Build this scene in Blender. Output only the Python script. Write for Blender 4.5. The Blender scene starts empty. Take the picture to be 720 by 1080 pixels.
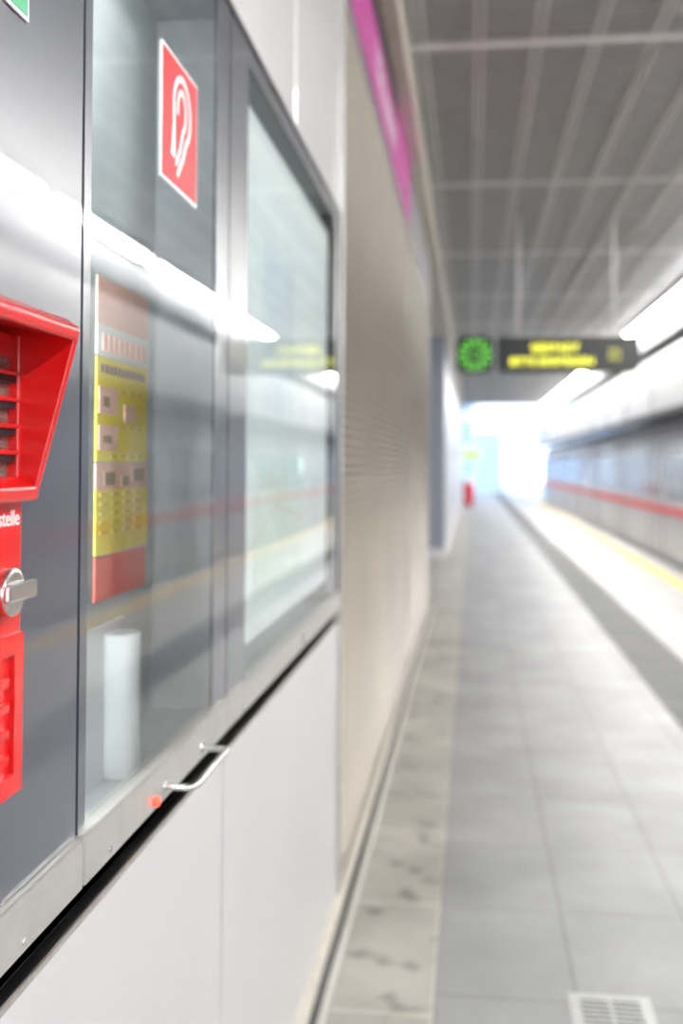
import bpy, bmesh, math, random
from mathutils import Vector, Matrix
random.seed(3)
S = bpy.context.scene
COL = S.collection
H = 1.5            # eye height
WX = -0.45         # plane of the left wall cladding

# ------------------------------------------------------------------ materials
def nmat(name):
    m = bpy.data.materials.new(name); m.use_nodes = True
    nt = m.node_tree
    b = nt.nodes.get('Principled BSDF')
    return m, nt, b

def mat(name, col, rough=0.5, metal=0.0, var=0.06, vscale=8.0, coat=0.0, emit=None, estr=0.0, bump=0.0, spec=0.5):
    m, nt, b = nmat(name)
    b.inputs['Roughness'].default_value = rough
    b.inputs['Metallic'].default_value = metal
    b.inputs['Coat Weight'].default_value = coat
    b.inputs['Coat Roughness'].default_value = 0.02
    b.inputs['Specular IOR Level'].default_value = spec
    tc = nt.nodes.new('ShaderNodeTexCoord')
    n = nt.nodes.new('ShaderNodeTexNoise'); n.inputs['Scale'].default_value = vscale
    n.inputs['Detail'].default_value = 5
    nt.links.new(tc.outputs['Object'], n.inputs['Vector'])
    r = nt.nodes.new('ShaderNodeValToRGB')
    r.color_ramp.elements[0].position = 0.3; r.color_ramp.elements[1].position = 0.7
    r.color_ramp.elements[0].color = tuple(max(0, c*(1-var)) for c in col)+(1,)
    r.color_ramp.elements[1].color = tuple(min(1, c*(1+var)) for c in col)+(1,)
    nt.links.new(n.outputs['Fac'], r.inputs['Fac'])
    nt.links.new(r.outputs['Color'], b.inputs['Base Color'])
    if bump:
        bp = nt.nodes.new('ShaderNodeBump'); bp.inputs['Strength'].default_value = bump
        bp.inputs['Distance'].default_value = 0.002
        nt.links.new(n.outputs['Fac'], bp.inputs['Height'])
        nt.links.new(bp.outputs['Normal'], b.inputs['Normal'])
    if emit:
        b.inputs['Emission Color'].default_value = tuple(emit)+(1,)
        b.inputs['Emission Strength'].default_value = estr
    return m

def glass_mat():
    m = bpy.data.materials.new('cabinet_glass'); m.use_nodes = True
    nt = m.node_tree; nt.nodes.clear()
    o = nt.nodes.new('ShaderNodeOutputMaterial')
    t = nt.nodes.new('ShaderNodeBsdfTransparent'); t.inputs['Color'].default_value = (0.93, 0.96, 0.96, 1)
    g = nt.nodes.new('ShaderNodeBsdfGlossy'); g.inputs['Roughness'].default_value = 0.012
    f = nt.nodes.new('ShaderNodeFresnel'); f.inputs['IOR'].default_value = 1.9
    mx = nt.nodes.new('ShaderNodeMixShader')
    nt.links.new(f.outputs[0], mx.inputs[0]); nt.links.new(t.outputs[0], mx.inputs[1])
    nt.links.new(g.outputs[0], mx.inputs[2]); nt.links.new(mx.outputs[0], o.inputs['Surface'])
    return m

def tile_mat(name, c1, c2, grout, tw, tl, x0, mort=0.006, rough=0.5, stain=0.0):
    """tiles tw wide (X) and tl long (Y); joints aligned to world x0"""
    m, nt, b = nmat(name)
    b.inputs['Roughness'].default_value = rough
    tc = nt.nodes.new('ShaderNodeTexCoord')
    sp = nt.nodes.new('ShaderNodeSeparateXYZ'); nt.links.new(tc.outputs['Object'], sp.inputs[0])
    ax = nt.nodes.new('ShaderNodeMath'); ax.operation = 'SUBTRACT'; ax.inputs[1].default_value = x0-40*tw
    nt.links.new(sp.outputs['X'], ax.inputs[0])
    ay = nt.nodes.new('ShaderNodeMath'); ay.operation = 'ADD'; ay.inputs[1].default_value = 40*tl
    nt.links.new(sp.outputs['Y'], ay.inputs[0])
    cb = nt.nodes.new('ShaderNodeCombineXYZ')
    nt.links.new(ay.outputs[0], cb.inputs['X']); nt.links.new(ax.outputs[0], cb.inputs['Y'])
    br = nt.nodes.new('ShaderNodeTexBrick'); br.offset = 0.0; br.squash = 1.0
    br.inputs['Scale'].default_value = 1.0
    br.inputs['Brick Width'].default_value = tl; br.inputs['Row Height'].default_value = tw
    br.inputs['Mortar Size'].default_value = mort; br.inputs['Mortar Smooth'].default_value = 0.2
    br.inputs['Color1'].default_value = c1+(1,); br.inputs['Color2'].default_value = c2+(1,)
    br.inputs['Mortar'].default_value = grout+(1,)
    nt.links.new(cb.outputs[0], br.inputs['Vector'])
    n = nt.nodes.new('ShaderNodeTexNoise'); n.inputs['Scale'].default_value = 160; n.inputs['Detail'].default_value = 3
    nt.links.new(tc.outputs['Object'], n.inputs['Vector'])
    n2 = nt.nodes.new('ShaderNodeTexNoise'); n2.inputs['Scale'].default_value = 2.2; n2.inputs['Detail'].default_value = 6
    nt.links.new(tc.outputs['Object'], n2.inputs['Vector'])
    def ramp(src, p0, p1, v0, v1):
        r = nt.nodes.new('ShaderNodeValToRGB')
        r.color_ramp.elements[0].position = p0; r.color_ramp.elements[1].position = p1
        r.color_ramp.elements[0].color = (v0, v0, v0, 1); r.color_ramp.elements[1].color = (v1, v1, v1, 1)
        nt.links.new(src, r.inputs['Fac']); return r.outputs['Color']
    def mul(a, c):
        x = nt.nodes.new('ShaderNodeMix'); x.data_type = 'RGBA'; x.blend_type = 'MULTIPLY'
        x.inputs['Factor'].default_value = 1
        nt.links.new(a, x.inputs['A']); nt.links.new(c, x.inputs['B']); return x.outputs['Result']
    c = mul(br.outputs['Color'], ramp(n.outputs['Fac'], 0.3, 0.7, 0.80, 1.10))
    c = mul(c, ramp(n2.outputs['Fac'], 0.3, 0.7, 0.70, 1.08))
    if stain:
        n3 = nt.nodes.new('ShaderNodeTexNoise'); n3.inputs['Scale'].default_value = 8; n3.inputs['Detail'].default_value = 1
        nt.links.new(tc.outputs['Object'], n3.inputs['Vector'])
        c = mul(c, ramp(n3.outputs['Fac'], 0.25, 0.42, 1-stain, 1.0))
    nt.links.new(c, b.inputs['Base Color'])
    bp = nt.nodes.new('ShaderNodeBump'); bp.inputs['Strength'].default_value = 0.2; bp.inputs['Distance'].default_value = 0.002
    bp.invert = True
    nt.links.new(br.outputs['Fac'], bp.inputs['Height']); nt.links.new(bp.outputs['Normal'], b.inputs['Normal'])
    return m

M = {}
M['glass'] = glass_mat()
M['darkpanel'] = mat('dark_grey_gloss_panel', (0.058, 0.068, 0.090), 0.3, 0.0, 0.05, 3, coat=0.8)
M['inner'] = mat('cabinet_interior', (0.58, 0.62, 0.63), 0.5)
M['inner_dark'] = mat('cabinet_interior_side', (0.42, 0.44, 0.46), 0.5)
M['white'] = mat('white_enamel_cladding', (0.88, 0.88, 0.89), 0.16, 0.0, 0.03, 2, coat=0.6)
M['lower'] = mat('light_grey_enamel', (0.53, 0.53, 0.535), 0.3, 0.0, 0.03, 2)
M['alu'] = mat('brushed_aluminium', (0.58, 0.57, 0.54), 0.32, 0.65, 0.06, 20)
M['drainmetal'] = mat('worn_drain_metal', (0.40, 0.40, 0.39), 0.5, 0.3, 0.12, 60)
M['steel'] = mat('stainless_steel', (0.72, 0.71, 0.69), 0.22, 1.0, 0.05, 30)
M['black'] = mat('black_rubber', (0.015, 0.015, 0.017), 0.6)
M['red'] = mat('red_enamel', (0.66, 0.008, 0.008), 0.25, 0.0, 0.04, 5, coat=0.4)
M['redsign'] = mat('sign_red', (0.58, 0.004, 0.012), 0.5, spec=0.2)
M['whiteprint'] = mat('white_print', (0.88, 0.88, 0.88), 0.4, var=0.01)
M['greensign'] = mat('sign_green', (0.01, 0.42, 0.16), 0.35)
M['beige'] = mat('corrugated_beige_metal', (0.285, 0.248, 0.200), 0.45, 0.2, 0.12, 1.2)
M['cream'] = mat('cream_paint', (0.52, 0.485, 0.42), 0.45)
M['pink'] = mat('magenta_enamel', (0.60, 0.07, 0.38), 0.3)
M['greyband'] = mat('grey_band', (0.34, 0.34, 0.36), 0.3)
M['slat'] = mat('ceiling_slat_grey', (0.32, 0.325, 0.33), 0.45, 0.1)
M['ceilback'] = mat('ceiling_void_dark', (0.07, 0.07, 0.075), 0.7)
M['ceilbar'] = mat('ceiling_light_rail', (0.62, 0.625, 0.63), 0.45)
M['lamp'] = mat('lamp_diffuser', (0.9, 0.9, 0.9), 0.4, emit=(1.0, 0.985, 0.96), estr=56)
M['fascia'] = mat('white_fascia', (0.72, 0.72, 0.72), 0.4)
M['dark'] = mat('dark_grey_metal', (0.06, 0.06, 0.065), 0.5)
M['conc'] = mat('grey_concrete', (0.40, 0.40, 0.40), 0.8, var=0.15, vscale=3, bump=0.3)
M['train'] = mat('train_silver', (0.64, 0.65, 0.67), 0.35, 0.3, 0.04, 1)
M['trainwin'] = mat('train_window', (0.24, 0.27, 0.31), 0.08, 0.0, coat=0.3)
M['trainred'] = mat('train_red_stripe', (0.80, 0.035, 0.02), 0.4)
M['yellow'] = mat('yellow_line_paint', (0.74, 0.45, 0.04), 0.6)
M['tactile'] = mat('tactile_paving', (0.12, 0.12, 0.125), 0.65, var=0.2, vscale=40)
M['display'] = mat('display_black', (0.008, 0.009, 0.008), 0.35)
M['led'] = mat('led_yellow', (0.5, 0.5, 0.05), 0.5, emit=(0.86, 0.84, 0.04), estr=1.6)
M['ledg'] = mat('led_green', (0.03, 0.3, 0.03), 0.5, emit=(0.18, 0.74, 0.06), estr=0.75)
M['exitface'] = mat('exit_face', (0.3, 0.6, 0.2), 0.5, emit=(0.45, 0.75, 0.15), estr=0.5)
M['ledr'] = mat('led_red', (0.8, 0.05, 0.02), 0.3, emit=(1.0, 0.07, 0.02), estr=0.8)
M['pyellow'] = mat('poster_yellow', (0.82, 0.68, 0.10), 0.5)
M['pred'] = mat('poster_red', (0.70, 0.13, 0.11), 0.5)
M['ppink'] = mat('poster_pale_red', (0.80, 0.52, 0.44), 0.5)
M['pwhite'] = mat('poster_white', (0.82, 0.83, 0.82), 0.5, var=0.02)
M['holder'] = mat('holder_pale_grey', (0.60, 0.62, 0.62), 0.5, var=0.02)
M['ptext'] = mat('poster_ink', (0.26, 0.20, 0.12), 0.6)
M['ptext2'] = mat('poster_ink_light', (0.58, 0.45, 0.12), 0.6)
# map colours, with a faint glow added to keep the sheet bright
M['mwhite'] = mat('map_white', (0.82, 0.85, 0.84), 0.5, var=0.02, emit=(0.82, 0.88, 0.87), estr=0.32)
M['pgreen'] = mat('map_green', (0.70, 0.82, 0.75), 0.5, emit=(0.74, 0.86, 0.80), estr=0.28)
M['pblue'] = mat('map_blue', (0.70, 0.79, 0.83), 0.5, emit=(0.74, 0.83, 0.87), estr=0.28)
M['pgrey'] = mat('map_paper', (0.78, 0.84, 0.83), 0.4, var=0.05, vscale=5, emit=(0.78, 0.86, 0.85), estr=0.30)
M['mline'] = mat('map_route_line', (0.80, 0.62, 0.58), 0.5, emit=(0.80, 0.62, 0.58), estr=0.2)
M['mesh'] = mat('speaker_mesh', (0.34, 0.31, 0.28), 0.4, 0.7, 0.7, 350, bump=1.0)
M['bluegrey'] = mat('blue_grey_panel', (0.26, 0.28, 0.33), 0.3)
M['palewall'] = mat('pale_wall_panel', (0.50, 0.52, 0.55), 0.35)
M['fillglow'] = mat('cabinet_fill_glow', (0.9, 0.9, 0.9), 0.5, emit=(0.97, 1.0, 1.0), estr=15)  # emission for the added fill strips in the cabinet
M['main_tiles'] = tile_mat('granite_platform_tiles', (0.262, 0.262, 0.265), (0.285, 0.285, 0.288), (0.175, 0.17, 0.165), 0.4, 0.6, -0.1, 0.005)
M['strip_tiles'] = tile_mat('wall_side_pavers', (0.36, 0.345, 0.31), (0.39, 0.37, 0.33), (0.52, 0.49, 0.43), 0.36, 0.72, -0.1, 0.007, 0.5, stain=0.5)
M['edge_tiles'] = tile_mat('edge_granite', (0.35, 0.34, 0.325), (0.385, 0.375, 0.36), (0.26, 0.25, 0.235), 0.48, 0.6, 1.62)
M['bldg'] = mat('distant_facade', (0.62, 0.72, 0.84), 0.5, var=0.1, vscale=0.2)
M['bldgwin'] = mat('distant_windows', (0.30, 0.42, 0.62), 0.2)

# ------------------------------------------------------------------ helpers
def empty(name, loc=(0, 0, 0)):
    e = bpy.data.objects.new(name, None); COL.objects.link(e); e.location = loc
    e.empty_display_size = 0.1
    return e

def finish(name, bm, m, parent=None, smooth=False, bevel=0.0, seg=2, recalc=True):
    me = bpy.data.meshes.new(name)
    if recalc: bmesh.ops.recalc_face_normals(bm, faces=bm.faces)
    bm.to_mesh(me); bm.free()
    o = bpy.data.objects.new(name, me); COL.objects.link(o)
    if m: me.materials.append(m)
    if smooth:
        for p in me.polygons: p.use_smooth = True
    if bevel:
        b = o.modifiers.new('bevel', 'BEVEL'); b.width = bevel; b.segments = seg; b.limit_method = 'ANGLE'
    if parent:
        o.parent = parent
        o.matrix_parent_inverse = Matrix.Translation(parent.location).inverted()
    return o

def addbox(bm, x0, x1, y0, y1, z0, z1):
    vs = [bm.verts.new(p) for p in ((x0,y0,z0),(x1,y0,z0),(x1,y1,z0),(x0,y1,z0),(x0,y0,z1),(x1,y0,z1),(x1,y1,z1),(x0,y1,z1))]
    for f in ((0,3,2,1),(4,5,6,7),(0,1,5,4),(1,2,6,5),(2,3,7,6),(3,0,4,7)):
        bm.faces.new([vs[i] for i in f])

def box(name, x0, x1, y0, y1, z0, z1, m, parent=None, bevel=0.0, seg=2):
    bm = bmesh.new(); addbox(bm, x0, x1, y0, y1, z0, z1)
    return finish(name, bm, m, parent, bevel=bevel, seg=seg)

def boxes(name, lst, m, parent=None, bevel=0.0):
    bm = bmesh.new()
    for b in lst: addbox(bm, *b)
    return finish(name, bm, m, parent, bevel=bevel)

def prism_y(name, prof, y0, y1, m, parent=None, bevel=0.0, seg=2, smooth=False):
    """profile in X,Z extruded along Y"""
    bm = bmesh.new()
    a = [bm.verts.new((x, y0, z)) for x, z in prof]; b = [bm.verts.new((x, y1, z)) for x, z in prof]
    n = len(prof)
    for i in range(n): bm.faces.new((a[i], a[(i+1) % n], b[(i+1) % n], b[i]))
    bm.faces.new(a[::-1]); bm.faces.new(b)
    return finish(name, bm, m, parent, bevel=bevel, seg=seg, smooth=smooth)

def cyl(name, p0, p1, r, m, parent=None, seg=24, bevel=0.0, r2=None):
    p0 = Vector(p0); p1 = Vector(p1); d = p1-p0
    bm = bmesh.new()
    bmesh.ops.create_cone(bm, cap_ends=True, segments=seg, radius1=r, radius2=r if r2 is None else r2, depth=d.length,
                          matrix=Matrix.Translation((p0+p1)/2) @ d.to_track_quat('Z', 'Y').to_matrix().to_4x4())
    o = finish(name, bm, m, parent, bevel=bevel)
    for p in o.data.polygons: p.use_smooth = len(p.vertices) == 4
    return o

def tube(name, pts, r, m, parent=None, cyclic=False):
    cu = bpy.data.curves.new(name, 'CURVE'); cu.dimensions = '3D'; cu.bevel_depth = r; cu.bevel_resolution = 4
    cu.use_fill_caps = True
    sp = cu.splines.new('POLY'); sp.points.add(len(pts)-1)
    for i, p in enumerate(pts): sp.points[i].co = tuple(p)+(1,)
    sp.use_cyclic_u = cyclic
    cu.materials.append(m)
    o = bpy.data.objects.new(name, cu); COL.objects.link(o)
    if parent:
        o.parent = parent; o.matrix_parent_inverse = Matrix.Translation(parent.location).inverted()
    return o

def text(name, s, loc, size, m, parent, facing='X', sx=1.0, align='LEFT', ext=0.001):
    cu = bpy.data.curves.new(name, 'FONT'); cu.body = s; cu.size = size; cu.extrude = ext; cu.align_x = align
    cu.materials.append(m)
    o = bpy.data.objects.new(name, cu); COL.objects.link(o); o.location = loc
    o.rotation_euler = (math.pi/2, 0, math.pi/2) if facing == 'X' else (math.pi/2, 0, 0)
    o.scale = (sx, 1, 1)
    if parent:
        o.parent = parent; o.matrix_parent_inverse = Matrix.Translation(parent.location).inverted()
    return o

Y0, Y1, YC = -6.0, 60.0, 42.0

# ------------------------------------------------------------------ floor
fl = empty('floor')
box('wall_side_strip', -1.25, -0.1, Y0, Y1, -0.3, 0.0, M['strip_tiles'], fl)
box('main_paving', -0.1, 1.2, Y0, Y1, -0.3, 0.0, M['main_tiles'], fl)
box('tactile_bed', 1.2, 1.62, Y0, Y1, -0.3, -0.001, M['tactile'], fl)
lst = []
for k in range(9):
    x = 1.215+k*0.045
    lst.append((x, x+0.022, Y0, Y1, -0.002, 0.005))
boxes('tactile_ribs', lst, M['tactile'], fl)
boxes('tactile_cross_joints', [(1.2, 1.62, y*0.4, y*0.4+0.012, -0.002, 0.0055) for y in range(int(Y0/0.4), int(Y1/0.4))], M['edge_tiles'], fl)
box('edge_paving', 1.62, 3.0, Y0, Y1, -0.3, 0.0, M['edge_tiles'], fl)
box('platform_safety_line', 2.56, 2.70, Y0, Y1, 0.0, 0.002, M['yellow'], fl)
tr = empty('track_bed')
box('track_ballast', 3.0, 6.6, Y0, Y1+30, -1.35, -1.15, M['conc'], tr)
for i, x in enumerate((3.75, 5.2)):
    box('rail_%d' % (i+1), x, x+0.07, Y0, Y1+30, -1.15, -1.02, M['steel'], tr)
box('platform_edge_face', 2.9, 3.0, Y0, Y1, -1.2, -0.3, M['conc'], tr)

# floor drain (flush)
dr = empty('floor_drain', (0.40, 2.92, 0))
box('drain_pit', 0.285, 0.49, 2.80, 3.045, 0.0, 0.0008, M['black'], dr)
boxes('drain_frame', [(0.275,0.50,2.79,2.82,0,0.003),(0.275,0.50,3.025,3.055,0,0.003),(0.275,0.305,2.82,3.025,0,0.003),(0.47,0.50,2.82,3.025,0,0.003)], M['drainmetal'], dr)
boxes('drain_grating', [(0.305,0.47,2.824+k*0.0253,2.824+k*0.0253+0.0125,0.0005,0.0025) for k in range(8)]+[(0.383,0.392,2.82,3.025,0.0005,0.0027)], M['drainmetal'], dr)

# ------------------------------------------------------------------ left wall
wl = empty('wall_left')
box('structural_wall', -0.95, -0.62, Y0, 11.2, 0, 4.17, M['conc'], wl)
bm = bmesh.new()
prev = None; pitch = 0.036; nz = int(3.60/pitch*8)
for i in range(nz+1):
    z = 0.06+i*pitch/8
    x = -0.468+0.018*math.sin(2*math.pi*i/8)
    a = bm.verts.new((x, 3.53, z)); b = bm.verts.new((x, 11.2, z))
    if prev: bm.faces.new((prev[0], prev[1], b, a))
    prev = (a, b)
finish('corrugated_cladding', bm, M['beige'], wl, smooth=True)
boxes('cladding_back', [(-0.62,-0.488,3.56,11.2,0,3.95)], M['dark'], wl)
box('cladding_end_post', -0.47, -0.445, 11.17, 11.22, 0.0, 3.66, M['greyband'], wl, bevel=0.003)
box('cladding_vertical_joint', -0.47, -0.450, 7.40, 7.41, 0.06, 3.2, M['greyband'], wl)
box('top_beam', -0.95, -0.352, Y0, YC, 3.66, 4.17, M['cream'], wl, bevel=0.004)
box('recess_wall', -1.4, -1.22, 11.2, 17.4, 0, 4.17, M['bluegrey'], wl)
box('recess_return', -1.4, -0.93, 11.15, 11.25, 0, 4.17, M['greyband'], wl)
box('recess_ceiling', -1.4, -0.93, 11.2, YC, 3.9, 4.17, M['greyband'], wl)
box('further_wall_core', -1.25, -0.44, 17.4, Y1, 0, 3.66, M['bluegrey'], wl)
boxes('further_wall_panels', [(-0.44,-0.43,17.42+k*2.4,17.42+k*2.4+2.38,0.12,3.3) for k in range(16)], M['palewall'], wl, bevel=0.003)
box('further_wall_kerb', -0.70, -0.40, 17.35, Y1, 0, 0.10, M['fascia'], wl)
box('band_behind_signs', -0.475, -0.448, 3.55, 11.2, 3.16, 3.66, M['greyband'], wl)

bb = empty('baseboard_left')
box('base_cream_lip', -0.452, -0.425, 0.2, 11.0, 0, 0.05, M['cream'], bb, bevel=0.004)
box('base_dark_channel', -0.425, -0.405, 0.2, 11.0, 0, 0.012, M['dark'], bb)
box('base_steel_angle', -0.405, -0.385, 0.2, 11.0, 0, 0.022, M['alu'], bb, bevel=0.002)

sn = empty('station_name_sign', (-0.44, 5.5, 3.4))
box('sign_panel', -0.448, -0.436, 3.62, 7.4, 3.20, 3.655, M['pink'], sn, bevel=0.002)
box('sign_black_field', -0.436, -0.432, 3.62, 6.1, 3.52, 3.652, M['display'], sn)
text('sign_letters', 'U2 Stadion', (-0.434, 4.7, 3.27), 0.27, M['whiteprint'], sn)

# ------------------------------------------------------------------ glazed cabinet
cb = empty('glazed_display_cabinet', (WX, 2.0, 0))
PX = WX
zb, zt = H-0.43, H+0.85
box('left_leaf', PX-0.02, PX, 0.20, 1.161, zb, zt, M['darkpanel'], cb, bevel=0.0015)
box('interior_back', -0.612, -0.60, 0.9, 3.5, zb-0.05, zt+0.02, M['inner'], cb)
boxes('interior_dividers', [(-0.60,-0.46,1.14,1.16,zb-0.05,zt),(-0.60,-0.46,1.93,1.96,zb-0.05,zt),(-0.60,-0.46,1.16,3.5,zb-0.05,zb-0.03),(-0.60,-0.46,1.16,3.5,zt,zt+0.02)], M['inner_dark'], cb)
boxes('cabinet_fill_strips', [(-0.49,-0.472,1.20,1.58,zt-0.03,zt-0.012),(-0.49,-0.472,1.170,1.180,zb,zt-0.04)], M['fillglow'], cb)  # glowing strips added to brighten the interior behind the glass
def pane(name, y0, y1, z0, z1):
    bm = bmesh.new()
    vs = [bm.verts.new(p) for p in ((PX,y0,z0),(PX,y1,z0),(PX,y1,z1),(PX,y0,z1))]
    bm.faces.new(vs); return finish(name, bm, M['glass'], cb, recalc=False)   # normal faces the platform
pane('door_glass_1', 1.19, 1.80, zb, zt)
pane('door_glass_2', 2.06, 3.42, zb+0.0, zt-0.04)
boxes('door_frame_1', [(PX-0.006,PX,1.167,1.19,zb,zt),(PX-0.006,PX,1.80,1.896,zb,zt)], M['darkpanel'], cb)
boxes('door_frame_2', [(PX-0.006,PX,1.904,2.06,zb,zt),(PX-0.006,PX,3.42,3.52,zb,zt),(PX-0.006,PX,2.06,3.42,zt-0.04,zt)], M['darkpanel'], cb)
box('gasket_top', PX-0.02, PX+0.004, 0.2, 3.53, zt, zt+0.014, M['black'], cb)
box('gasket_end', PX-0.02, PX+0.004, 3.52, 3.534, zb-0.05, zt+0.014, M['black'], cb)
boxes('door_gap_seals', [(PX-0.02,PX-0.003,1.160,1.168,zb,zt),(PX-0.02,PX-0.003,1.895,1.905,zb,zt)], M['black'], cb)
boxes('bottom_rails', [(PX-0.02,PX+0.010,0.2,1.161,zb-0.058,zb),(PX-0.02,PX+0.010,1.167,1.896,zb-0.058,zb),(PX-0.02,PX+0.010,1.904,3.53,zb-0.058,zb)], M['alu'], cb, bevel=0.003)
box('rail_gap', PX-0.05, PX-0.035, 0.2, 3.53, zb-0.12, zb-0.05, M['black'], cb)
boxes('lower_panels', [(PX-0.02,PX,0.2,1.878,0.03,zb-0.098),(PX-0.02,PX,1.890,3.53,0.03,zb-0.098)], M['lower'], cb, bevel=0.003)
boxes('lower_panel_lips', [(PX-0.015,PX+0.004,0.2,1.878,zb-0.104,zb-0.094),(PX-0.015,PX+0.004,1.890,3.53,zb-0.104,zb-0.094)], M['steel'], cb, bevel=0.002)
box('lower_backing', -0.612, PX-0.035, 0.2, 3.52, 0.0, zb-0.05, M['black'], cb)
boxes('upper_panels', [(PX-0.03,PX,0.2,2.62,zt+0.014,3.18),(PX-0.03,PX,2.627,3.55,zt+0.014,3.18)], M['white'], cb, bevel=0.006)
boxes('upper_panel_head', [(PX-0.03,PX-0.005,0.2,3.55,3.19,3.655)], M['white'], cb, bevel=0.004)
box('upper_backing', -0.612, PX-0.03, 0.2, 3.54, zt+0.02, 3.655, M['dark'], cb)
box('side_end_trim', PX-0.01, PX+0.012, 3.535, 3.556, 0.03, 3.655, M['alu'], cb, bevel=0.002)
for i, y in enumerate((0.35, 1.0, 1.25, 2.0, 3.4)):
    cyl('rail_screw_%d' % i, (PX+0.009, y, zb-0.045), (PX+0.0115, y, zb-0.045), 0.004, M['steel'], cb, 12)
cyl('lock_cylinder', (PX+0.008, 2.72, zb-0.03), (PX+0.022, 2.72, zb-0.03), 0.014, M['steel'], cb, 24, 0.002)
hz = H-0.468
pts = []
for a in range(0, 7):
    t = a/6*math.pi/2
    pts.append((PX+0.01+0.03+0.015*math.sin(t), 1.48+0.015*(1-math.cos(t)), hz))
pts = [(PX+0.0, 1.48, hz)] + pts
pts2 = [(p[0], 3.17-p[1], p[2]) for p in pts][::-1]
tube('bow_handle', pts+pts2, 0.005, M['steel'], cb)
for i, y in enumerate((1.48, 1.69)):
    cyl('handle_rose_%d' % i, (PX+0.009, y, hz), (PX+0.013, y, hz), 0.010, M['steel'], cb, 20)
cyl('latch_indicator', (PX+0.008, 1.43, hz-0.006), (PX+0.017, 1.43, hz-0.006), 0.007, M['ledr'], cb, 16)

# ------------------------------------------------------------------ fire hose sign
fs = empty('fire_hose_sign', (PX, 1.56, H+0.515))
fy0, fy1, fz0, fz1 = 1.458, 1.655, H+0.418, H+0.617
box('sign_plate', PX+0.0005, PX+0.003, fy0, fy1, fz0, fz1, M['whiteprint'], fs)
box('sign_red_field', PX+0.003, PX+0.0036, fy0+0.004, fy1-0.004, fz0+0.004, fz1-0.004, M['redsign'], fs)
def stroke(name, pts, w, x, m, parent):
    bm = bmesh.new(); L = []
    n = len(pts)
    for i, (y, z) in enumerate(pts):
        a = Vector(pts[max(0, i-1)]); b = Vector(pts[min(n-1, i+1)])
        d = (b-a).normalized(); nn = Vector((-d.y, d.x))
        ww = w[i] if isinstance(w, list) else w
        L.append((bm.verts.new((x, y+nn.x*ww/2, z+nn.y*ww/2)), bm.verts.new((x, y-nn.x*ww/2, z-nn.y*ww/2))))
    for i in range(n-1): bm.faces.new((L[i][0], L[i+1][0], L[i+1][1], L[i][1]))
    return finish(name, bm, m, parent)
cy, cz = (fy0+fy1)/2, (fz0+fz1)/2
def arc(c0, c1, ry, rz, a0, a1, n=20):
    return [(c0+ry*math.cos(math.radians(a0+(a1-a0)*k/n)), c1+rz*math.sin(math.radians(a0+(a1-a0)*k/n))) for k in range(n+1)]
outer = [(cy-0.038, cz+0.000)] + arc(cy+0.006, cz+0.026, 0.046, 0.050, 170, -60) + [(cy+0.012, cz-0.045), (cy-0.018, cz-0.078)]
stroke('hose_outer_loop', outer, 0.010, PX+0.0042, M['whiteprint'], fs)
inner = arc(cy+0.004, cz+0.026, 0.022, 0.030, 200, -70) + [(cy-0.004, cz-0.035), (cy-0.026, cz-0.064)]
stroke('hose_inner_loop', inner, 0.009, PX+0.0042, M['whiteprint'], fs)
stroke('hose_nozzle', [(cy-0.037, cz+0.030), (cy-0.038, cz-0.010), (cy-0.042, cz-0.055)], [0.008, 0.013, 0.022], PX+0.0043, M['whiteprint'], fs)

gs = empty('emergency_exit_sign', (PX, 0.9, H+0.53))
box('sign_plate', PX+0.0005, PX+0.003, 0.80, 1.003, H+0.447, H+0.65, M['whiteprint'], gs)
box('sign_green_field', PX+0.003, PX+0.0036, 0.804, 0.999, H+0.451, H+0.646, M['greensign'], gs)
stroke('sign_arrow', [(0.83, H+0.55), (0.90, H+0.55)], 0.02, PX+0.0042, M['whiteprint'], gs)
stroke('sign_figure', [(0.93, H+0.48), (0.94, H+0.53), (0.95, H+0.60)], 0.02, PX+0.0042, M['whiteprint'], gs)

# ------------------------------------------------------------------ posters inside
pp = empty('notice_poster', (-0.5, 1.47, H))
X = -0.500
py0, py1 = 1.350, 1.575
def pb(name, y0, y1, h0, h1, m, dx=0.0):
    return box(name, X-0.003+dx, X+dx, y0, y1, H+h0, H+h1, m, pp)
pb('poster_bottom_red', py0, py1-0.008, -0.187, -0.128, M['pred'])
pb('poster_yellow_lower', py0, py1, -0.125, -0.036, M['pyellow'])
pb('poster_photo_strip', py0, py1, -0.036, 0.0, M['ppink'])
pb('poster_yellow_field', py0, py1-0.006, 0.002, 0.145, M['pyellow'])
pb('poster_white_field', py0, py1, 0.148, 0.19, M['pwhite'])
pb('poster_top_field', py0, py1, 0.19, 0.255, M['ppink'])
lines = []
for k in range(4):
    for hh in (0.10, 0.05, 0.008, -0.045, -0.058, -0.071, -0.084, -0.097):
        a = py0+0.055+k*0.037 if hh > 0 else py0+0.015+k*0.048
        lines.append((X, X+0.0012, a, a+random.uniform(0.018, 0.032), H+hh, H+hh+0.004))
boxes('poster_text_lines', lines, M['ptext2'], pp)
hd = []
a = py0+0.012
while a < py1-0.02:
    w_ = random.uniform(0.010, 0.016); hd.append((X, X+0.0014, a, a+w_, H+0.124, H+0.136)); a += w_+0.003
boxes('poster_headline', hd, M['ptext'], pp)
hd = []; a = py0+0.02
while a < py1-0.03:
    w_ = random.uniform(0.012, 0.022); hd.append((X, X+0.0014, a, a+w_, H+0.155, H+0.178)); a += w_+0.006
boxes('poster_title_marks', hd, M['ppink'], pp)
boxes('poster_pictures', [(X,X+0.0018,py0+0.006,py0+0.08,H+0.068,H+0.105),(X,X+0.0018,py0+0.11,py0+0.16,H+0.06,H+0.085),(X,X+0.0018,py0+0.006,py0+0.08,H+0.018,H+0.052)], M['ppink'], pp)
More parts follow.
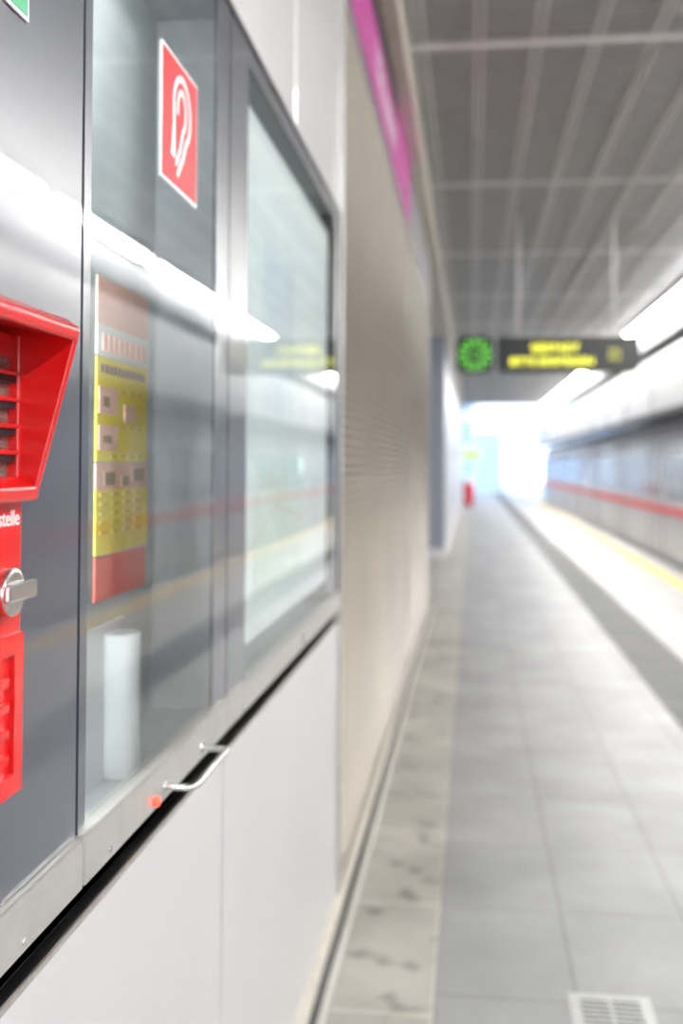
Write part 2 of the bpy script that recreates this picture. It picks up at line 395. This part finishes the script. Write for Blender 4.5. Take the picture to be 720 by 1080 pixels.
boxes('poster_picture_details', [(X,X+0.0022,py0+0.02,py0+0.045,H+0.078,H+0.092),(X,X+0.0022,py0+0.02,py0+0.055,H+0.028,H+0.038),(X,X+0.0022,py0+0.03,py0+0.07,H-0.030,H-0.012),(X,X+0.0022,py0+0.10,py0+0.13,H-0.032,H-0.018),(X,X+0.0022,py0+0.15,py0+0.20,H-0.026,H-0.008)], M['ptext'], pp)
nb = empty('document_holder', (-0.5, 1.45, H-0.3))
box('holder_back_plate', -0.535, -0.53, 1.345, 1.56, zb-0.03, H-0.235, M['holder'], nb, bevel=0.002)
cyl('holder_tube', (-0.515, 1.50, zb-0.03), (-0.515, 1.50, H-0.250), 0.03, M['holder'], nb, 32, 0.003)

mp = empty('area_map_poster', (-0.47, 2.7, H+0.2))
box('map_sheet', -0.475, -0.472, 2.10, 3.40, H-0.38, H+0.765, M['pgrey'], mp)
box('map_header', -0.472, -0.4715, 2.14, 3.36, H+0.66, H+0.74, M['mwhite'], mp)
box('map_district_1', -0.472, -0.4713, 2.35, 2.75, H+0.12, H+0.52, M['pblue'], mp)
box('map_district_2', -0.472, -0.4713, 2.85, 3.25, H-0.02, H+0.40, M['mwhite'], mp)
box('map_district_3', -0.472, -0.4713, 2.25, 2.9, H-0.30, H+0.02, M['pgreen'], mp)
stroke('map_line_1', [(2.15, H-0.2), (2.5, H-0.10), (2.9, H-0.15), (3.3, H+0.0)], 0.006, -0.4708, M['mline'], mp)
stroke('map_line_2', [(2.2, H+0.5), (2.6, H+0.1), (3.0, H+0.3), (3.3, H+0.2)], 0.012, -0.4706, M['pgreen'], mp)
stroke('map_line_3', [(2.2, H+0.0), (2.6, H-0.25), (3.2, H-0.28)], 0.012, -0.4704, M['mwhite'], mp)

# ------------------------------------------------------------------ emergency call box
ec = empty('emergency_call_box', (PX, 0.8, H-0.05))
ya, yb = 0.70, 0.90
def P(p): return PX+p
body = [(P(0), H-0.300), (P(0.040), H-0.300), (P(0.0485), H-0.290), (P(0.0485), H-0.028), (P(0), H-0.028)]
prism_y('housing_body', body, ya, yb, M['red'], ec, bevel=0.004, seg=3)
chk = [(P(0), H+0.142), (P(0.092), H+0.124), (P(0.100), H+0.112), (P(0.063), H-0.030), (P(0), H-0.030)]
prism_y('hood_cheek_far', chk, yb-0.007, yb, M['red'], ec, bevel=0.0025, seg=3)
prism_y('hood_cheek_near', chk, ya, ya+0.007, M['red'], ec, bevel=0.0025, seg=3)
prism_y('hood_roof', [(P(0), H+0.146), (P(0.090), H+0.129), (P(0.101), H+0.121), (P(0.100), H+0.109), (P(0.088), H+0.112), (P(0), H+0.128)], ya, yb, M['red'], ec, bevel=0.003, seg=3)
prism_y('hood_shelf', [(P(0), H-0.012), (P(0.050), H-0.012), (P(0.065), H-0.022), (P(0.063), H-0.034), (P(0), H-0.034)], ya, yb, M['red'], ec, bevel=0.003, seg=3)
box('speaker_backplate', P(0), P(0.018), ya, yb, H-0.03, H+0.13, M['black'], ec)
box('speaker_mesh', P(0.018), P(0.038), ya+0.012, yb-0.010, H-0.012, H+0.094, M['mesh'], ec)
box('speaker_top_plate', P(0.018), P(0.040), ya+0.012, yb-0.010, H+0.094, H+0.115, M['red'], ec)  # plain red plate above the speaker mesh
for i in range(4):
    h = H+0.010+i*0.0235
    prism_y('louvre_%d' % (i+1), [(P(0.036), h+0.004), (P(0.048), h+0.001), (P(0.048), h-0.003), (P(0.036), h-0.003)], ya+0.004, yb-0.004, M['red'], ec, bevel=0.001)
    prism_y('louvre_black_strip_%d' % (i+1), [(P(0.036), h-0.003), (P(0.045), h-0.003), (P(0.045), h-0.009), (P(0.036), h-0.009)], ya+0.012, yb-0.010, M['black'], ec)  # black strip along the underside of each louvre
box('louvre_jamb_far', P(0), P(0.0485), yb-0.010, yb-0.004, H-0.02, H+0.115, M['red'], ec, bevel=0.002)
text('label', 'Notrufstelle', (P(0.0490), yb-0.008, H-0.055), 0.020, M['whiteprint'], ec, sx=1.0, align='RIGHT', ext=0.0003)
cyl('lever_rose', (P(0.047), 0.862, H-0.112), (P(0.060), 0.862, H-0.112), 0.021, M['steel'], ec, 40, 0.003)
bm = bmesh.new(); addbox(bm, P(0.060), P(0.067), 0.835, 0.893, H-0.119, H-0.103)
finish('lever_tongue', bm, M['steel'], ec, bevel=0.003, seg=3)
q = 0.0485
boxes('lower_raised_frame', [(P(q-0.002),P(q+0.005),yb-0.024,yb-0.006,H-0.272,H-0.168),(P(q-0.002),P(q+0.005),ya+0.01,ya+0.028,H-0.272,H-0.168),
      (P(q-0.002),P(q+0.005),ya+0.01,yb-0.006,H-0.168,H-0.150),(P(q-0.002),P(q+0.005),ya+0.01,yb-0.006,H-0.290,H-0.272)], M['red'], ec)
boxes('lower_ribs', [(P(q-0.002),P(q+0.004),ya+0.03,yb-0.03,H-0.195-k*0.022,H-0.187-k*0.022) for k in range(4)], M['red'], ec, bevel=0.0015)

# ------------------------------------------------------------------ ceiling
ce = empty('ceiling')
CZ = H+2.42
box('ceiling_slab', -0.35, 7.0, Y0, YC, CZ+0.07, CZ+0.25, M['ceilback'], ce)
lst = []
y = Y0
while y < YC:
    lst.append((-0.349, 2.95, y, y+0.044, CZ, CZ+0.03)); y += 0.08
boxes('ceiling_slats', lst, M['slat'], ce)
lst = []
x = -0.29
while x < 2.9:
    lst.append((x-0.030, x-0.016, Y0, YC, CZ-0.006, CZ+0.035)); lst.append((x+0.016, x+0.030, Y0, YC, CZ-0.006, CZ+0.035)); x += 0.33
boxes('ceiling_long_rails', lst, M['ceilbar'], ce)
boxes('ceiling_cross_rails', [(-0.349, 2.95, k*3.0-0.035, k*3.0+0.035, CZ-0.012, CZ+0.03) for k in range(-1, 14)], M['ceilbar'], ce)
box('trim_1', 2.952, 3.1, Y0, YC, H+2.0, CZ+0.07, M['dark'])

la = empty('ceiling_lamp_row', (2.78, 0, H+2.36))
bl = []; bt = []
y = -3.4-3
while y < 41:
    bl.append((2.69, 2.87, y+0.13, y+2.87, H+2.34, H+2.408)); bt.append((2.71, 2.85, y+0.16, y+2.84, H+2.315, H+2.342)); y += 3.0
boxes('lamp_housings', bl, M['greyband'], la)
boxes('lamp_diffusers', bt, M['lamp'], la)

fa = empty('platform_edge_fascia')
prism_y('fascia_panel', [(3.02, H+0.90), (3.10, H+0.90), (3.10, H+1.80), (2.98, H+1.80)], Y0, 50, M['fascia'], fa)
boxes('fascia_joints', [(2.975, 3.03, k*3.0, k*3.0+0.012, H+0.9, H+1.8) for k in range(-1, 16)], M['greyband'], fa)
box('fascia_gap_dark_strip', 3.03, 3.12, Y0, 50, H+0.80, H+0.90, M['dark'], fa)  # dark of the gap above the train, put in as a dark-coloured strip
boxes('fascia_hangers', [(3.04, 3.09, k*3.0+1.0, k*3.0+1.05, H+1.80, H+2.0) for k in range(-1, 14)], M['dark'], fa)

box('wall_right', 6.6, 6.8, Y0, 50, -1.35, 4.2, M['conc'])

# ------------------------------------------------------------------ hanging display
ds = empty('platform_display_sign', (0.7, 10.2, H+1.06))
z0, z1 = H+0.895, H+1.24
yf, ybk = 10.12, 10.34
def rbox(name, x0, x1, z0, z1, r, ya, yb, m, parent):
    bm = bmesh.new(); prof = []
    for (cx, cz_, a0) in ((x1-r, z1-r, 0), (x0+r, z1-r, 90), (x0+r, z0+r, 180), (x1-r, z0+r, 270)):
        for k in range(7):
            t = math.radians(a0+k*15); prof.append((cx+r*math.cos(t), cz_+r*math.sin(t)))
    a = [bm.verts.new((x, ya, z)) for x, z in prof]; b = [bm.verts.new((x, yb, z)) for x, z in prof]
    n = len(prof)
    for i in range(n): bm.faces.new((a[i], a[(i+1) % n], b[(i+1) % n], b[i]))
    bm.faces.new(a); bm.faces.new(b[::-1])
    return finish(name, bm, m, parent)
rbox('clock_housing', -0.15, 0.215, z0, z1, 0.07, yf, ybk, M['display'], ds)
rbox('display_housing', 0.235, 1.58, z0, z1, 0.07, yf, ybk, M['display'], ds)
box('housing_link', 0.2, 0.25, yf+0.05, ybk-0.03, z0+0.05, z1-0.05, M['alu'], ds)
ccx, ccz = 0.033, (z0+z1)/2
for k in range(12):
    t = k*math.pi/6
    p = (ccx+0.138*math.cos(t), yf-0.006, ccz+0.138*math.sin(t))
    cyl('clock_mark_%02d' % (k+1), p, (p[0], yf+0.001, p[2]), 0.018, M['ledg'], ds, 10)
tube('clock_ring', [(ccx+0.098*math.cos(t*math.pi/16), yf-0.004, ccz+0.098*math.sin(t*math.pi/16)) for t in range(32)], 0.006, M['ledg'], ds, True)
text('clock_digits', '12:48', (ccx, yf-0.004, ccz-0.02), 0.06, M['ledg'], ds, facing='-Y', align='CENTER')
text('display_row_1', 'SEESTADT', (0.79, yf-0.003, z0+0.195), 0.105, M['led'], ds, facing='-Y', align='CENTER', sx=0.95, ext=0.001)
text('display_row_2', 'BITTE EINSTEIGEN', (0.76, yf-0.003, z0+0.065), 0.105, M['led'], ds, facing='-Y', align='CENTER', sx=0.92, ext=0.001)
boxes('display_indicator_dots', [(1.30+(k % 3)*0.04, 1.312+(k % 3)*0.04, yf-0.003, yf, z0+0.12+(k//3)*0.04, z0+0.132+(k//3)*0.04) for k in range(9)], M['led'], ds)
for i, x in enumerate((0.45, 1.35)):
    cyl('hanger_rod_%d' % (i+1), (x, 10.23, z1-0.02), (x, 10.23, CZ-0.004), 0.016, M['ceilbar'], ds, 16)
box('hanger_plate', 0.40, 1.40, 10.19, 10.27, z1-0.005, z1+0.02, M['alu'], ds)

ex = empty('hanging_exit_sign', (0.1, 30, H+0.9))
box('exit_sign_case', -0.34, 0.32, 30.1, 30.2, H+0.12, H+0.48, M['whiteprint'], ex)
box('exit_sign_face', -0.20, 0.24, 30.085, 30.1, H+0.18, H+0.42, M['exitface'], ex)
boxes('exit_sign_hangers', [(-0.25,-0.22,30.13,30.16,H+0.48,CZ-0.001),(0.16,0.19,30.13,30.16,H+0.48,CZ-0.001)], M['alu'], ex)
lb = empty('litter_bin', (-0.1, 38, 0))
cyl('bin_body', (-0.1, 38, 0.08), (-0.1, 38, 0.85), 0.17, M['red'], lb, 24, 0.01, r2=0.2)
cyl('bin_foot', (-0.1, 38, 0.0), (-0.1, 38, 0.09), 0.12, M['dark'], lb, 24)
cyl('bin_lid', (-0.1, 38, 0.86), (-0.1, 38, 1.02), 0.21, M['alu'], lb, 24, 0.01, r2=0.12)

# distant building beyond the open end
db = empty('distant_building')
boxes('facade_blocks', [(-8, 0.3, 95, 105, -3, 16), (0.3, 3.2, 110, 118, -3, 5), (8.2, 22, 100, 112, -3, 13)], M['bldg'], db)
boxes('facade_windows', [(-7.4+i*1.6, -6.4+i*1.6, 94.9, 95.0, 0.5+j*3, 2.4+j*3) for i in range(5) for j in range(5)]+[(8.8+i*1.8, 9.9+i*1.8, 99.9, 100.0, 0.5+j*3, 2.4+j*3) for i in range(7) for j in range(4)], M['bldgwin'], db)
box('distant_ground', -60, 60, 60, 260, -3.2, -3.0, M['conc'])

# ------------------------------------------------------------------ train
tn = empty('subway_train', (3.3, 20, 0))
prof = [(3.20, -0.75), (3.14, -0.55), (3.12, 0.0), (3.12, 1.3), (3.15, 1.9), (3.25, 2.15), (3.50, 2.36), (4.0, 2.48), (4.9, 2.48), (5.4, 2.36), (5.65, 2.15), (5.75, 1.9), (5.78, 1.3), (5.78, 0), (5.70, -0.75)]
cars = [(-5.5, 11.4), (12.0, 28.8), (29.4, 46.2)]
for i, (a, b) in enumerate(cars):
    n = i+1
    prism_y('car_body_%d' % n, prof, a, b, M['train'], tn, bevel=0.02)
    box('red_stripe_%d' % n, 3.108, 3.13, a+0.05, b-0.05, 0.73, 0.85, M['trainred'], tn)
    box('roof_gutter_%d' % n, 3.13, 3.24, a+0.05, b-0.05, 2.12, 2.20, M['dark'], tn)
    box('bogies_%d' % n, 3.5, 5.4, a+1.2, b-1.2, -1.02, -0.7, M['dark'], tn)
    wins = []; dwin = []; gaps = []
    L = b-a; nd = 4; step = L/nd
    for d in range(nd):
        yc = a+step*(d+0.5)
        gaps += [(3.105, 3.135, yc-0.68, yc-0.66, 0.03, 1.98), (3.105, 3.135, yc+0.66, yc+0.68, 0.03, 1.98), (3.105, 3.135, yc-0.008, yc+0.008, 0.03, 1.98)]
        dwin += [(3.106, 3.13, yc-0.52, yc-0.12, 1.0, 1.72), (3.106, 3.13, yc+0.12, yc+0.52, 1.0, 1.72)]
        w0 = yc+0.95; w1 = yc+step-0.95
        if d < nd-1: wins.append((3.108, 3.14, w0, w1, 1.0, 1.68))
    wins.append((3.108, 3.14, a+0.35, a+step*0.5-0.95, 1.0, 1.68)); wins.append((3.108, 3.14, b-step*0.5+0.95, b-0.35, 1.0, 1.68))
    boxes('side_windows_%d' % n, wins, M['trainwin'], tn)
    boxes('door_windows_%d' % n, dwin, M['trainwin'], tn)
    boxes('door_seams_%d' % n, gaps, M['greyband'], tn)
    if i < 2:
        box('gangway_%d' % n, 3.35, 5.55, b, cars[i+1][0], -0.5, 2.2, M['dark'], tn)

# ------------------------------------------------------------------ world
w = bpy.data.worlds.new('daylight'); S.world = w; w.use_nodes = True
nt = w.node_tree; bg = nt.nodes['Background']
tc = nt.nodes.new('ShaderNodeTexCoord'); sp = nt.nodes.new('ShaderNodeSeparateXYZ')
nt.links.new(tc.outputs['Generated'], sp.inputs[0])
r = nt.nodes.new('ShaderNodeValToRGB')
r.color_ramp.elements[0].position = 0.0; r.color_ramp.elements[0].color = (0.83, 0.91, 1, 1)
r.color_ramp.elements[1].position = 0.5; r.color_ramp.elements[1].color = (0.66, 0.80, 1, 1)
nt.links.new(sp.outputs['Z'], r.inputs['Fac']); nt.links.new(r.outputs['Color'], bg.inputs['Color'])
bg.inputs['Strength'].default_value = 1.7

# ------------------------------------------------------------------ camera
cam = bpy.data.cameras.new('camera'); co = bpy.data.objects.new('camera', cam); COL.objects.link(co)
co.location = (0, 0, H)
cam.sensor_fit = 'VERTICAL'; cam.sensor_height = 36; cam.sensor_width = 24; cam.lens = 36.67
yaw = math.atan(137/1100); pitch = math.radians(1.2)
co.rotation_mode = 'XYZ'
Rm = Matrix.Rotation(yaw, 4, 'Z') @ Matrix.Rotation(math.pi/2+pitch, 4, 'X') @ Matrix.Rotation(math.radians(0.3), 4, 'Z')
co.rotation_euler = Rm.to_euler()
cam.shift_y = -(50+1100*math.tan(pitch))/1080
cam.clip_start = 0.02; cam.clip_end = 500
cam.dof.use_dof = True; cam.dof.focus_distance = 1.07; cam.dof.aperture_fstop = 3.0
S.camera = co
S.view_settings.view_transform = 'Standard'
S.view_settings.exposure = 0.98
